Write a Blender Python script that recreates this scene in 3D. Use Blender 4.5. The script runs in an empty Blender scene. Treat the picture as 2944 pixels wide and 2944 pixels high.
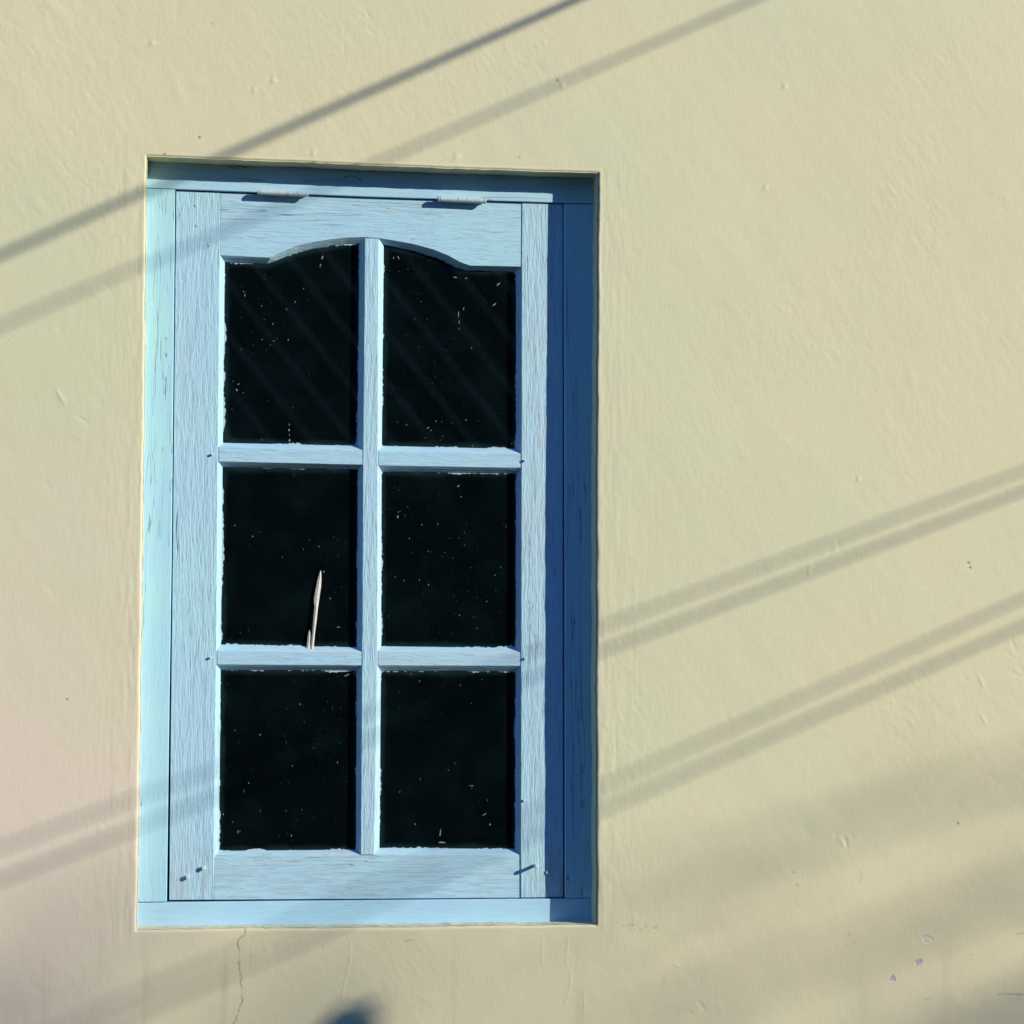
import bpy, bmesh, math, random
import numpy as np
from mathutils import Vector, Matrix, noise as mnoise

S = bpy.context.scene
C = S.collection
R = math.radians
random.seed(7)

# ---------------------------------------------------------------- camera
YAW, PITCH, ROLL = 0.14628826, 0.05469504, 0.00523753
ZW = 1.637                                   # height of the window's middle above the ground
CAM = Vector((-0.28284187, -3.36, ZW - 0.13722949))
FPX, HALF = 6400.0, 1472.0                   # focal length and half width in photo pixels
FW = Vector((math.sin(YAW) * math.cos(PITCH), math.cos(YAW) * math.cos(PITCH), math.sin(PITCH)))
RT0 = Vector((math.cos(YAW), -math.sin(YAW), 0))
UP0 = RT0.cross(FW)
RT = RT0 * math.cos(ROLL) + UP0 * math.sin(ROLL)
UP = UP0 * math.cos(ROLL) - RT0 * math.sin(ROLL)
cam = bpy.data.cameras.new('camera')
cam.sensor_width = 36.0
cam.lens = 36.0 * FPX / (2 * HALF)
cam.clip_start, cam.clip_end = 0.05, 500
co = bpy.data.objects.new('camera', cam)
C.objects.link(co)
co.matrix_world = Matrix(((RT.x, UP.x, -FW.x, CAM.x), (RT.y, UP.y, -FW.y, CAM.y), (RT.z, UP.z, -FW.z, CAM.z), (0, 0, 0, 1)))
S.camera = co


def at(p, y):
    """point of the vertical plane at depth y seen at photo pixel p"""
    d = FW * FPX + RT * (p[0] - HALF) + UP * (HALF - p[1])
    return CAM + d * ((y - CAM.y) / d.y)


# ---------------------------------------------------------------- sky, sun, exposure
SUN = Vector((1.58, -1.0, 0.66))
EL = math.atan2(SUN.z, math.hypot(SUN.x, SUN.y))
AZ = math.atan2(SUN.x, SUN.y)                # clockwise from +Y
w = bpy.data.worlds.new('World')
S.world = w
w.use_nodes = True
nt = w.node_tree
sky = nt.nodes.new('ShaderNodeTexSky')
sky.sky_type = 'NISHITA'
sky.sun_disc = False
sky.sun_elevation = EL
sky.sun_rotation = AZ
sky.air_density = 1.0
sky.dust_density = 0.0
sky.ozone_density = 10.0
bg = nt.nodes['Background']
bg.inputs['Strength'].default_value = 0.15
nt.links.new(sky.outputs[0], bg.inputs[0])
sl = bpy.data.lights.new('sun', 'SUN')
sl.energy = 4.6
sl.angle = R(0.5)
sl.color = (1.0, 0.90, 0.70)
so = bpy.data.objects.new('sun', sl)
C.objects.link(so)
so.rotation_euler = SUN.to_track_quat('Z', 'Y').to_euler()
so.location = SUN * 10
S.view_settings.view_transform = 'Standard'
S.view_settings.look = 'None'
S.view_settings.gamma = 1
S.view_settings.exposure = 0.47
S.cycles.use_denoising = True
S.cycles.max_bounces = 8
S.cycles.caustics_reflective = False
S.cycles.caustics_refractive = False


# ---------------------------------------------------------------- helpers
def tag(o, label=None, cat=None, group=None, kind=None):
    if label: o['label'] = label
    if cat: o['category'] = cat
    if group: o['group'] = group
    if kind: o['kind'] = kind
    return o


def empty(name, loc=(0, 0, 0), parent=None):
    o = bpy.data.objects.new(name, None)
    C.objects.link(o)
    o.location = loc
    o.empty_display_size = 0.05
    if parent: o.parent = parent
    return o


def link(name, me, mat, parent=None, smooth=False):
    o = bpy.data.objects.new(name, me)
    C.objects.link(o)
    if mat: me.materials.append(mat)
    if parent: o.parent = parent
    if smooth:
        me.polygons.foreach_set('use_smooth', [True] * len(me.polygons))
    return o


def mesh(name, verts, faces, mat, parent=None, smooth=False, fix=True):
    me = bpy.data.meshes.new(name)
    me.from_pydata([tuple(v) for v in verts], [], faces)
    if fix:
        bm = bmesh.new()
        bm.from_mesh(me)
        bmesh.ops.recalc_face_normals(bm, faces=bm.faces)
        bm.to_mesh(me)
        bm.free()
    return link(name, me, mat, parent, smooth)


def bevel(o, wd=0.0012, seg=2, ang=30):
    m = o.modifiers.new('edge', 'BEVEL')
    m.width = wd
    m.segments = seg
    m.limit_method = 'ANGLE'
    m.angle_limit = R(ang)
    m.harden_normals = False
    return o


def loft(rings, caps=True):
    """rings: equally long closed loops -> verts, faces"""
    n = len(rings[0])
    v = [p for r in rings for p in r]
    f = []
    for k in range(len(rings) - 1):
        for i in range(n):
            j = (i + 1) % n
            f.append((k * n + i, k * n + j, (k + 1) * n + j, (k + 1) * n + i))
    if caps:
        f.append(tuple(range(n))[::-1])
        f.append(tuple(range((len(rings) - 1) * n, len(rings) * n)))
    return v, f


def tube(pts, rad, n=10):
    rings = []
    for i, p in enumerate(pts):
        p = Vector(p)
        a = Vector(pts[max(0, i - 1)])
        b = Vector(pts[min(len(pts) - 1, i + 1)])
        t = (b - a).normalized()
        u = t.cross(Vector((0.123, 0.31, 1))).normalized()
        v = t.cross(u)
        r = rad[i] if isinstance(rad, (list, tuple)) else rad
        rings.append([p + (u * math.cos(2 * math.pi * k / n) + v * math.sin(2 * math.pi * k / n)) * r for k in range(n)])
    return loft(rings)


# ---------------------------------------------------------------- materials
class NT:
    def __init__(s, name):
        s.m = bpy.data.materials.new(name)
        s.m.use_nodes = True
        s.t = s.m.node_tree
        s.b = s.t.nodes['Principled BSDF']
        s.out = s.t.nodes['Material Output']

    def n(s, typ, **kw):
        x = s.t.nodes.new('ShaderNode' + typ)
        for k, v in kw.items():
            if k in x.inputs.keys():
                s.put(x.inputs[k], v)
            else:
                setattr(x, k, v)
        return x

    def put(s, inp, v):
        if isinstance(v, bpy.types.NodeSocket):
            s.t.links.new(v, inp)
        else:
            inp.default_value = v

    def math(s, op, a, b=None, clamp=False):
        x = s.t.nodes.new('ShaderNodeMath')
        x.operation = op
        x.use_clamp = clamp
        s.put(x.inputs[0], a)
        if b is not None: s.put(x.inputs[1], b)
        return x.outputs[0]

    def mix(s, f, a, b):
        x = s.t.nodes.new('ShaderNodeMix')
        x.data_type = 'RGBA'
        s.put(x.inputs[0], f)
        s.put(x.inputs[6], a if isinstance(a, bpy.types.NodeSocket) else (*a, 1))
        s.put(x.inputs[7], b if isinstance(b, bpy.types.NodeSocket) else (*b, 1))
        return x.outputs[2]

    def ramp(s, f, lo, hi):
        x = s.t.nodes.new('ShaderNodeMapRange')
        x.interpolation_type = 'SMOOTHSTEP'
        s.put(x.inputs[0], f)
        x.inputs[1].default_value, x.inputs[2].default_value = lo, hi
        return x.outputs[0]

    def coords(s):
        return s.n('TexCoord').outputs['Object']

    def noise(s, vec, scale, detail=3, rough=0.55, stretch=None, offset=None, dist=0.0):
        if stretch or offset is not None:
            mp = s.t.nodes.new('ShaderNodeMapping')
            s.put(mp.inputs[0], vec)
            if stretch: mp.inputs['Scale'].default_value = stretch
            if offset is not None: s.put(mp.inputs['Location'], offset)
            vec = mp.outputs[0]
        x = s.t.nodes.new('ShaderNodeTexNoise')
        s.put(x.inputs['Vector'], vec)
        x.inputs['Scale'].default_value = scale
        x.inputs['Detail'].default_value = detail
        x.inputs['Roughness'].default_value = rough
        x.inputs['Distortion'].default_value = dist
        return x.outputs[0]

    def bump(s, h, dist, strength=1.0, prev=None):
        x = s.t.nodes.new('ShaderNodeBump')
        s.put(x.inputs['Height'], h)
        x.inputs['Distance'].default_value = dist
        x.inputs['Strength'].default_value = strength
        if prev is not None: s.put(x.inputs['Normal'], prev)
        return x.outputs[0]

    def done(s, col=None, rough=0.6, normal=None, spec=0.3):
        if col is not None: s.put(s.b.inputs['Base Color'], col if isinstance(col, bpy.types.NodeSocket) else (*col, 1))
        s.put(s.b.inputs['Roughness'], rough)
        s.b.inputs['Specular IOR Level'].default_value = spec
        if normal is not None: s.put(s.b.inputs['Normal'], normal)
        return s.m


def mat_wall():
    m = NT('cream_plaster')
    v = m.coords()
    big = m.noise(v, 1.6, 3, 0.5, offset=(3.1, 0, 1.7))
    mid = m.noise(v, 5.0, 4, 0.55, offset=(0, 0, 9))
    strk = m.noise(v, 6.0, 4, 0.6, stretch=(1.0, 1.0, 0.28))
    c = m.mix(m.ramp(big, 0.36, 0.64), (0.615, 0.577, 0.402), (0.560, 0.582, 0.412))
    c = m.mix(m.math('MULTIPLY', m.ramp(mid, 0.45, 0.72), 0.55), c, (0.618, 0.572, 0.418))
    c = m.mix(m.math('MULTIPLY', m.ramp(strk, 0.5, 0.8), 0.35), c, (0.575, 0.540, 0.400))
    # pinkish shading painted into the colour at the lower left, dust splashed up at the foot of the wall
    sep = m.n('SeparateXYZ')
    m.put(sep.inputs[0], v)
    wob = m.math('MULTIPLY', m.math('SUBTRACT', m.noise(v, 2.2, 4, 0.6), 0.5), 0.75)
    px = m.ramp(m.math('ADD', sep.outputs[0], wob), -0.05, -0.55)
    pz = m.ramp(m.math('ADD', sep.outputs[2], wob), 1.95, 1.25)
    c = m.mix(m.math('MULTIPLY', m.math('MULTIPLY', px, pz), 0.95), c, (0.635, 0.560, 0.490))
    fz = m.ramp(m.math('ADD', sep.outputs[2], m.math('MULTIPLY', wob, 0.4)), 1.35, 0.70)
    c = m.mix(m.math('MULTIPLY', fz, 0.35), c, (0.50, 0.47, 0.36))
    fine = m.noise(v, 48, 5, 0.7)
    c = m.mix(m.math('MULTIPLY', m.ramp(fine, 0.50, 0.78), 0.30), c, (0.53, 0.50, 0.37))
    run = m.ramp(m.noise(v, 26, 4, 0.6, stretch=(1, 1, 0.07)), 0.56, 0.74)
    low = m.ramp(m.math('ADD', sep.outputs[2], m.math('MULTIPLY', wob, 0.15)), 1.09, 0.98)
    c = m.mix(m.math('MULTIPLY', m.math('MULTIPLY', run, low), 0.45), c, (0.44, 0.40, 0.29))
    mot = m.noise(v, 9.0, 5, 0.65, offset=(5, 0, 2), dist=0.6)
    c = m.mix(m.math('MULTIPLY', m.ramp(mot, 0.40, 0.66), 0.22), c, (0.560, 0.548, 0.398))
    a = m.n('Attribute', attribute_name='chip').outputs['Fac']
    b = m.n('Attribute', attribute_name='chip_pale').outputs['Fac']
    k = m.n('Attribute', attribute_name='crack').outputs['Fac']
    c = m.mix(b, c, (0.48, 0.54, 0.52))
    c = m.mix(a, c, (0.37, 0.36, 0.43))
    c = m.mix(k, c, (0.10, 0.085, 0.06))
    h1 = m.noise(v, 260, 3, 0.6)
    h2 = m.noise(v, 75, 4, 0.6, stretch=(1, 1, 0.75))
    h3 = m.noise(v, 420, 2, 0.6, stretch=(1, 1, 0.12))
    nrm = m.bump(h1, 0.0005, 0.40)
    nrm = m.bump(h3, 0.0003, 0.35, nrm)
    nrm = m.bump(h2, 0.0009, 0.25, nrm)
    return m.done(c, 0.62, nrm, 0.25)


def mat_wood(name, base, streak, dark, axis, weather=0.5, crack=0.5, ridge=1.0, tint=None, gate_lo=0.54):
    """painted timber: grain along axis 'x' or 'z'"""
    m = NT(name)
    v = m.coords()
    oi = m.n('ObjectInfo').outputs['Random']
    off = m.n('CombineXYZ')
    m.put(off.inputs[0], m.math('MULTIPLY', oi, 7.0))
    m.put(off.inputs[2], m.math('MULTIPLY', oi, 13.0))
    off = off.outputs[0]
    st = (1, 1, 0.11) if axis == 'z' else (0.11, 1, 1)
    st2 = (1, 1, 0.12) if axis == 'z' else (0.12, 1, 1)
    g1 = m.noise(v, 480, 3, 0.6, stretch=st, offset=off, dist=0.5)
    g2 = m.noise(v, 200, 4, 0.65, stretch=st, offset=off, dist=0.5)
    lay = m.noise(v, 11, 4, 0.6, stretch=st2, offset=off)
    blot = m.noise(v, 9, 3, 0.55, offset=off)
    c = m.mix(m.math('MULTIPLY', m.ramp(lay, 0.42, 0.70), weather), base, streak)
    if tint is not None:
        c = m.mix(m.math('MULTIPLY', m.ramp(blot, 0.42, 0.66), 0.7), c, tint)
    c = m.mix(m.math('MULTIPLY', m.ramp(g2, 0.52, 0.72), weather * 0.50), c, dark)
    c = m.mix(m.math('MULTIPLY', m.ramp(g1, 0.52, 0.72), weather * 0.50), c, dark)
    cr = m.noise(v, 70, 2, 0.5, stretch=(1, 1, 0.035) if axis == 'z' else (0.035, 1, 1), offset=off, dist=1.2)
    crk = m.ramp(m.math('ABSOLUTE', m.math('SUBTRACT', cr, 0.5)), 0.012, 0.0)
    gate = m.ramp(m.noise(v, 16, 2, 0.5, stretch=st2, offset=off), gate_lo, gate_lo + 0.12)
    crk = m.math('MULTIPLY', crk, gate)
    c = m.mix(m.math('MULTIPLY', crk, crack), c, (0.10, 0.14, 0.19))
    h = m.math('ADD', m.math('MULTIPLY', g1, 0.5), m.math('MULTIPLY', g2, 0.9))
    h = m.math('SUBTRACT', h, m.math('MULTIPLY', crk, crack * 0.8))
    # bare, greyed patches where the paint has gone
    wear = m.ramp(m.math('ADD', m.math('MULTIPLY', m.noise(v, 7, 3, 0.6, offset=off), 0.6), m.math('MULTIPLY', g2, 0.4)), 0.60, 0.68)
    c = m.mix(m.math('MULTIPLY', wear, weather * 0.45), c, (0.36, 0.38, 0.39))
    # rain-greyed foot of the sash
    sp_ = m.n('SeparateXYZ')
    m.put(sp_.inputs[0], v)
    foot = m.ramp(m.math('ADD', sp_.outputs[2], m.math('MULTIPLY', m.math('SUBTRACT', lay, 0.5), 0.25)), 1.20, 1.10)
    c = m.mix(m.math('MULTIPLY', m.math('MULTIPLY', foot, m.ramp(g2, 0.40, 0.58)), max(0.0, weather - 0.45) * 1.1), c, (0.30, 0.34, 0.37))
    nrm = m.bump(h, 0.0016 * ridge, 0.8)
    return m.done(c, 0.55, nrm, 0.3)


BLUE = (0.345, 0.580, 0.765)
M = {}
M['wall'] = mat_wall()
M['sash_z'] = mat_wood('sash_paint_upright', BLUE, (0.40, 0.535, 0.655), (0.24, 0.32, 0.39), 'z', 0.9, 0.7, 1.3, (0.355, 0.61, 0.73))
M['sash_x'] = mat_wood('sash_paint_level', BLUE, (0.40, 0.545, 0.67), (0.25, 0.33, 0.41), 'x', 0.75, 0.7, 0.9, (0.355, 0.615, 0.745))
M['frame_z'] = mat_wood('frame_paint_upright', (0.33, 0.60, 0.78), (0.34, 0.57, 0.79), (0.26, 0.46, 0.60), 'z', 0.45, 0.75, 0.40, (0.35, 0.64, 0.74), 0.44)
M['frame_x'] = mat_wood('frame_paint_level', (0.34, 0.58, 0.79), (0.36, 0.56, 0.75), (0.28, 0.46, 0.60), 'x', 0.45, 0.75, 0.55, (0.36, 0.62, 0.77), 0.47)


def mat_simple(name, col, rough=0.6, nscale=None, col2=None, bump=0.0, spec=0.3, metal=0.0):
    m = NT(name)
    v = m.coords()
    c = col
    nrm = None
    if nscale:
        n = m.noise(v, nscale, 4, 0.6)
        c = m.mix(m.ramp(n, 0.35, 0.65), col, col2 or tuple(x * 0.8 for x in col))
        if bump: nrm = m.bump(n, bump, 0.8)
    m.b.inputs['Metallic'].default_value = metal
    return m.done(c, rough, nrm, spec)


M['hinge'] = mat_simple('painted_hinge', (0.42, 0.56, 0.66), 0.6, 240, (0.43, 0.49, 0.53), 0.0010)
M['nail'] = mat_simple('painted_nail', (0.40, 0.58, 0.74), 0.5, 300, (0.42, 0.53, 0.62), 0.0004)
M['smear'] = mat_simple('dried_paint_smear', (0.27, 0.30, 0.32), 0.7, 300, (0.11, 0.13, 0.145))
M['splinter'] = mat_simple('bleached_splinter', (0.58, 0.57, 0.55), 0.7, 160, (0.48, 0.46, 0.44), 0.0006)
M['cable'] = mat_simple('black_cable', (0.02, 0.02, 0.02), 0.5)
M['ground'] = mat_simple('grey_asphalt', (0.040, 0.040, 0.040), 0.9, 40, (0.03, 0.03, 0.031), 0.004)
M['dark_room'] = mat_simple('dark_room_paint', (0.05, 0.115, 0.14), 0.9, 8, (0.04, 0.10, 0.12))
M['bark'] = mat_simple('brown_bark', (0.09, 0.065, 0.045), 0.9, 30, (0.05, 0.04, 0.03), 0.01)
M['leaf'] = mat_simple('green_leaf', (0.045, 0.085, 0.025), 0.5, 3, (0.06, 0.11, 0.03))
M['pole'] = mat_simple('grey_pole', (0.22, 0.21, 0.20), 0.8, 20, (0.17, 0.165, 0.16), 0.002)
M['batten'] = mat_simple('weathered_batten', (0.62, 0.50, 0.38), 0.8, 6, (0.50, 0.40, 0.31))
M['tar'] = mat_simple('tarred_boards', (0.018, 0.019, 0.021), 0.8, 9, (0.012, 0.013, 0.014))


def mat_glass():
    m = NT('dusty_glass')
    v = m.coords()
    t = m.t
    # fine flecks of paint and dust, in the object's own metres
    def flecks(scale, st, lo, hi, offs, gate_lo, rot):
        sv = m.n('SeparateXYZ')
        m.put(sv.inputs[0], v)
        cb = m.n('CombineXYZ')
        m.put(cb.inputs[0], sv.outputs[0]); m.put(cb.inputs[1], sv.outputs[2])
        mp = m.n('Mapping')
        m.put(mp.inputs[0], cb.outputs[0])
        mp.inputs['Rotation'].default_value = (0, 0, rot)
        mp.inputs['Scale'].default_value = (st[0], st[2], 1)
        mp.inputs['Location'].default_value = (offs[0], offs[2], 0)
        x = m.n('TexVoronoi', feature='F1', voronoi_dimensions='2D')
        m.put(x.inputs['Vector'], mp.outputs[0])
        x.inputs['Scale'].default_value = scale
        sp = m.n('SeparateColor')
        m.put(sp.inputs[0], x.outputs['Color'])
        size = m.math('MULTIPLY', sp.outputs[1], hi)
        d = m.ramp(m.math('SUBTRACT', size, x.outputs['Distance']), 0.0, 0.05)
        return m.math('MULTIPLY', d, m.math('GREATER_THAN', sp.outputs[0], gate_lo)), sp.outputs[2]
    f1, r1 = flecks(120, (1, 0.02, 0.5), 0, 0.075, (2, 0, 5), 0.22, 0.6)
    f2, r2 = flecks(95, (1, 0.02, 0.45), 0, 0.085, (7, 0, 1), 0.78, -0.5)
    f3, r3 = flecks(40, (1, 0.02, 0.35), 0, 0.05, (4, 0, 3), 0.90, 0.35)
    dens = m.ramp(m.noise(v, 5, 2, 0.5), 0.36, 0.60)
    fl = m.math('MAXIMUM', m.math('MULTIPLY', m.math('MULTIPLY', f1, dens), m.math('MULTIPLY', r1, 0.36)),
                m.math('MULTIPLY', f2, m.math('MULTIPLY', r2, 0.5)))
    fl = m.math('MAXIMUM', fl, m.math('MULTIPLY', f3, 0.22))
    # paint slopped over the edge of the pane
    e = m.n('Attribute', attribute_name='edge').outputs['Fac']
    nz = m.noise(v, 170, 4, 0.65)
    nb = m.noise(v, 28, 2, 0.5, offset=(9, 0, 4))
    wid = m.math('ADD', m.math('MULTIPLY', m.math('SUBTRACT', nz, 0.45), 0.0080), m.math('MULTIPLY', m.math('SUBTRACT', nb, 0.52), 0.012))
    slop = m.ramp(m.math('SUBTRACT', wid, e), 0.0, 0.0004)
    paint = m.math('MAXIMUM', slop, 0.0)
    # faint blotches of dust, then a haze painted over the whole pane
    dust = m.math('MULTIPLY', m.ramp(m.noise(v, 14, 5, 0.65), 0.40, 0.80), 0.010)
    cov = m.math('MAXIMUM', m.math('MAXIMUM', m.math('MULTIPLY', paint, 0.9), fl), dust)
    dif = m.n('BsdfDiffuse')
    solid = m.math('MAXIMUM', paint, m.math('MULTIPLY', fl, 3.0), True)
    film = m.math('ADD', m.math('ADD', 0.0070, dust), m.math('MULTIPLY', m.ramp(m.math('ADD', e, m.math('MULTIPLY', m.math('SUBTRACT', nb, 0.5), 0.012)), 0.010, 0.0), 0.035))  # even teal haze painted into the glass, stronger along the pane edges
    cov = m.math('MAXIMUM', cov, film)
    m.put(dif.inputs[0], m.mix(solid, (0.16, 0.42, 0.52), m.mix(paint, (0.62, 0.60, 0.55), (0.40, 0.55, 0.66))))
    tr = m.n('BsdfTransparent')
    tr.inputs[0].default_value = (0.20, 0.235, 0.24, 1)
    gl = m.n('BsdfGlossy')
    gl.inputs['Roughness'].default_value = 0.02
    fr = m.n('Fresnel')
    fr.inputs[0].default_value = 1.5
    a = m.n('MixShader')
    m.put(a.inputs[0], fr.outputs[0]); m.put(a.inputs[1], tr.outputs[0]); m.put(a.inputs[2], gl.outputs[0])
    b = m.n('MixShader')
    m.put(b.inputs[0], cov); m.put(b.inputs[1], a.outputs[0]); m.put(b.inputs[2], dif.outputs[0])
    m.put(m.out.inputs[0], b.outputs[0])
    return m.m


M['glass'] = mat_glass()

# ---------------------------------------------------------------- the house wall (one continuous plaster skin)
TL, TR, BR, BL = [at(p, 0.0) for p in ((421.4, 447), (1720.8, 497), (1715.4, 2659), (393.9, 2673.4))]
DF, DS, DG = 0.043, 0.048, 0.0605            # depth of frame, sash and glass behind the wall face
rng = np.random.default_rng(11)
_tab = rng.random((8, 256, 256)).astype(np.float32)


def vnoise(x, z, sx, sz, seed):
    """smooth value noise, about -1..1; sx, sz = feature size in metres"""
    u, v = x / sx + 37.3 * seed, z / sz + 17.9 * seed
    i, j = np.floor(u).astype(np.int64), np.floor(v).astype(np.int64)
    fu, fv = u - i, v - j
    fu, fv = fu * fu * fu * (fu * (fu * 6 - 15) + 10), fv * fv * fv * (fv * (fv * 6 - 15) + 10)
    t = _tab[seed % 8]
    a, b = t[i & 255, j & 255], t[(i + 1) & 255, j & 255]
    c, d = t[i & 255, (j + 1) & 255], t[(i + 1) & 255, (j + 1) & 255]
    return ((a * (1 - fu) + b * fu) * (1 - fv) + (c * (1 - fu) + d * fu) * fv) * 2 - 1


def axis(breaks, counts):
    out, blk = [], []
    for k, n in enumerate(counts):
        for i in range(n):
            out.append(i / n); blk.append(k)
    out.append(1.0); blk.append(len(counts) - 1)
    return np.array(out), np.array(blk)


XB = [-4.2, -0.72, None, None, 1.16, 5.2]
ZB = [-0.1, 0.80, None, None, 2.62, 3.9]
STEP = 0.0016
nx = [60, int(0.36 / STEP), int(0.69 / STEP), int(0.82 / STEP), 60]
nz_ = [30, int(0.26 / STEP), int(1.155 / STEP), int(0.42 / STEP), 40]
sx, bx = axis(XB, nx)
sz, bz = axis(ZB, nz_)
# position of the opening's edges along the rows (t) and columns (s)
t = np.where(bz < 2, 0.0, np.where(bz > 2, 1.0, sz))
s_ = np.where(bx < 2, 0.0, np.where(bx > 2, 1.0, sx))
XL = BL.x + (TL.x - BL.x) * t + 0.0016 * 4 * t * (1 - t)
XR = BR.x + (TR.x - BR.x) * t - 0.0020 * 4 * t * (1 - t)
ZBt = BL.z + (BR.z - BL.z) * s_
ZTp = TL.z + (TR.z - TL.z) * s_ - 0.0012 * 4 * s_ * (1 - s_)


def place(brk, lo, hi, frac, blk, across):
    ends = []
    for b in brk:
        ends.append(np.full(across.shape, b, float) if b is not None else None)
    ends[2], ends[3] = lo, hi
    E = np.stack(ends)                                    # 6 x across
    a, b = E[blk], E[blk + 1]                             # along x across
    return a + (b - a) * frac[:, None]


X = place(XB, XL, XR, sx, bx, t)                          # [ix, iz]
Z = place(ZB, ZBt, ZTp, sz, bz, s_).T                     # [ix, iz]
# signed distance from the opening (outside positive)
gx = np.maximum(XL[None, :] - X, X - XR[None, :])
gz = np.maximum(ZBt[:, None] - Z, Z - ZTp[:, None])
dist = np.where((gx > 0) & (gz > 0), np.hypot(np.maximum(gx, 0), np.maximum(gz, 0)), np.maximum(gx, gz))
# hand-finished arris: the edge wanders a little
wob = np.exp(-np.maximum(dist, 0) / 0.02)
dX = 0.0007 * vnoise(X, Z, 0.05, 0.045, 1) + 0.0004 * vnoise(X, Z, 0.014, 0.012, 2)
dZ = 0.0006 * vnoise(X, Z, 0.06, 0.05, 3) + 0.0004 * vnoise(X, Z, 0.014, 0.012, 4)
X = X + dX * wob
Z = Z + dZ * wob
# relief of the plaster, outward positive
H = 0.0012 * vnoise(X, Z, 0.42, 0.36, 5) + 0.00045 * vnoise(X, Z, 0.15, 0.17, 6)
U1, V1 = X * 0.80 + Z * 0.60, -X * 0.60 + Z * 0.80        # trowel strokes run down to the right
H += 0.00010 * vnoise(U1, V1, 0.030, 0.085, 7) + 0.00005 * vnoise(U1, V1, 0.012, 0.035, 8)
patch = np.clip(vnoise(X, Z, 0.16, 0.2, 9) * 1.6 - 0.25, 0, 1)
H += patch * (0.00009 * vnoise(U1, V1, 0.006, 0.014, 10) + 0.00005 * vnoise(X, Z, 0.0045, 0.006, 11))
near = np.exp(-np.maximum(dist, 0) / 0.045)
side = np.exp(-np.maximum(dist, 0) / 0.05) * np.clip(gx / np.maximum(dist, 1e-5), 0, 1) ** 2
H += side * (0.00020 * vnoise(X, Z, 0.006, 0.05, 12) + 0.00016 * vnoise(X, Z, 0.0035, 0.02, 13))
H += near * 0.0003 * vnoise(X, Z, 0.04, 0.06, 14)
chip = np.zeros_like(H); chip_pale = np.zeros_like(H); crack = np.zeros_like(H)
colx, rowz = X[:, 0], Z[0, :]


def window(x0, x1, z0, z1):
    i = np.where((X.max(1) >= x0) & (X.min(1) <= x1))[0]
    j = np.where((Z.max(0) >= z0) & (Z.min(0) <= z1))[0]
    if len(i) == 0 or len(j) == 0: return None
    return slice(i[0], i[-1] + 1), slice(j[0], j[-1] + 1)


def dab(x, z, lx, lz, ang, h):
    r = 3 * max(lx, lz)
    wd = window(x - r, x + r, z - r, z + r)
    if wd is None: return
    a, b = X[wd] - x, Z[wd] - z
    ca, sa = math.cos(ang), math.sin(ang)
    p, q = a * ca + b * sa, -a * sa + b * ca
    H[wd] += h * np.exp(-(p / lx) ** 2 - (q / lz) ** 2)


for k in range(260):
    x, z = rng.uniform(-0.6, 1.1), rng.uniform(0.85, 2.6)
    sc = rng.uniform(0.0022, 0.006) * (1 if rng.random() < 0.85 else 1.8)
    dab(x, z, sc, sc * rng.uniform(1.0, 2.6), rng.normal(0.6, 0.5), rng.choice([-1, 1]) * rng.uniform(0.00006, 0.00020) * sc / 0.004)
for k in range(15):
    x, z = rng.uniform(-0.6, 1.1), rng.uniform(0.9, 2.6)
    for q in range(8):
        dab(x + rng.normal(0, 0.02), z + rng.normal(0, 0.02), 0.0025, rng.uniform(0.004, 0.012), rng.normal(0.5, 0.35), rng.normal(0, 0.00022))
for (px, pz, sc) in ((436, 125, 5), (730, 258, 4), (785, 230, 4), (2255, 250, 4), (1615, 245, 4), (2467, 1378, 4), (1310, 450, 6), (900, 440, 4), (2200, 540, 5)):
    q = at((px, pz), 0)
    dab(q.x, q.z, sc * 0.0011, sc * 0.0009, 0.4, 0.0008)
    dab(q.x - 0.004, q.z + 0.002, sc * 0.0008, sc * 0.0008, 0.4, -0.0004)


def stroke(pix, half, depth, arr=None, amt=1.0, soft=0.0006, jit=0.0):
    pts = [at(p, 0) for p in pix]
    for a, b in zip(pts[:-1], pts[1:]):
        r = half + 3 * soft
        wd = window(min(a.x, b.x) - r, max(a.x, b.x) + r, min(a.z, b.z) - r, max(a.z, b.z) + r)
        if wd is None: continue
        x, z = X[wd], Z[wd]
        if jit:
            x = x + jit * vnoise(x, z, 0.007, 0.007, 21)
            z = z + jit * vnoise(x, z, 0.007, 0.007, 22)
        dx, dz = b.x - a.x, b.z - a.z
        L = dx * dx + dz * dz
        u = np.clip(((x - a.x) * dx + (z - a.z) * dz) / L, 0, 1)
        d = np.hypot(x - a.x - u * dx, z - a.z - u * dz)
        f = np.clip((half + soft - d) / soft, 0, 1)
        f = f * f * (3 - 2 * f)
        H[wd] = H[wd] + depth * np.exp(-(d / (half + soft * 0.5)) ** 2) * 0.5
        if arr is not None: arr[wd] = np.maximum(arr[wd], f * amt)


def z3(*p): return [(350 + a / 2.576, 2300 + b / 2.576) for a, b in p]
def z4(*p): return [(1050 + a / 2.576, 2200 + b / 2.576) for a, b in p]
def z8(*p): return [(2350 + a / 3.2525, 2500 + b / 3.2525) for a, b in p]


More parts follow.
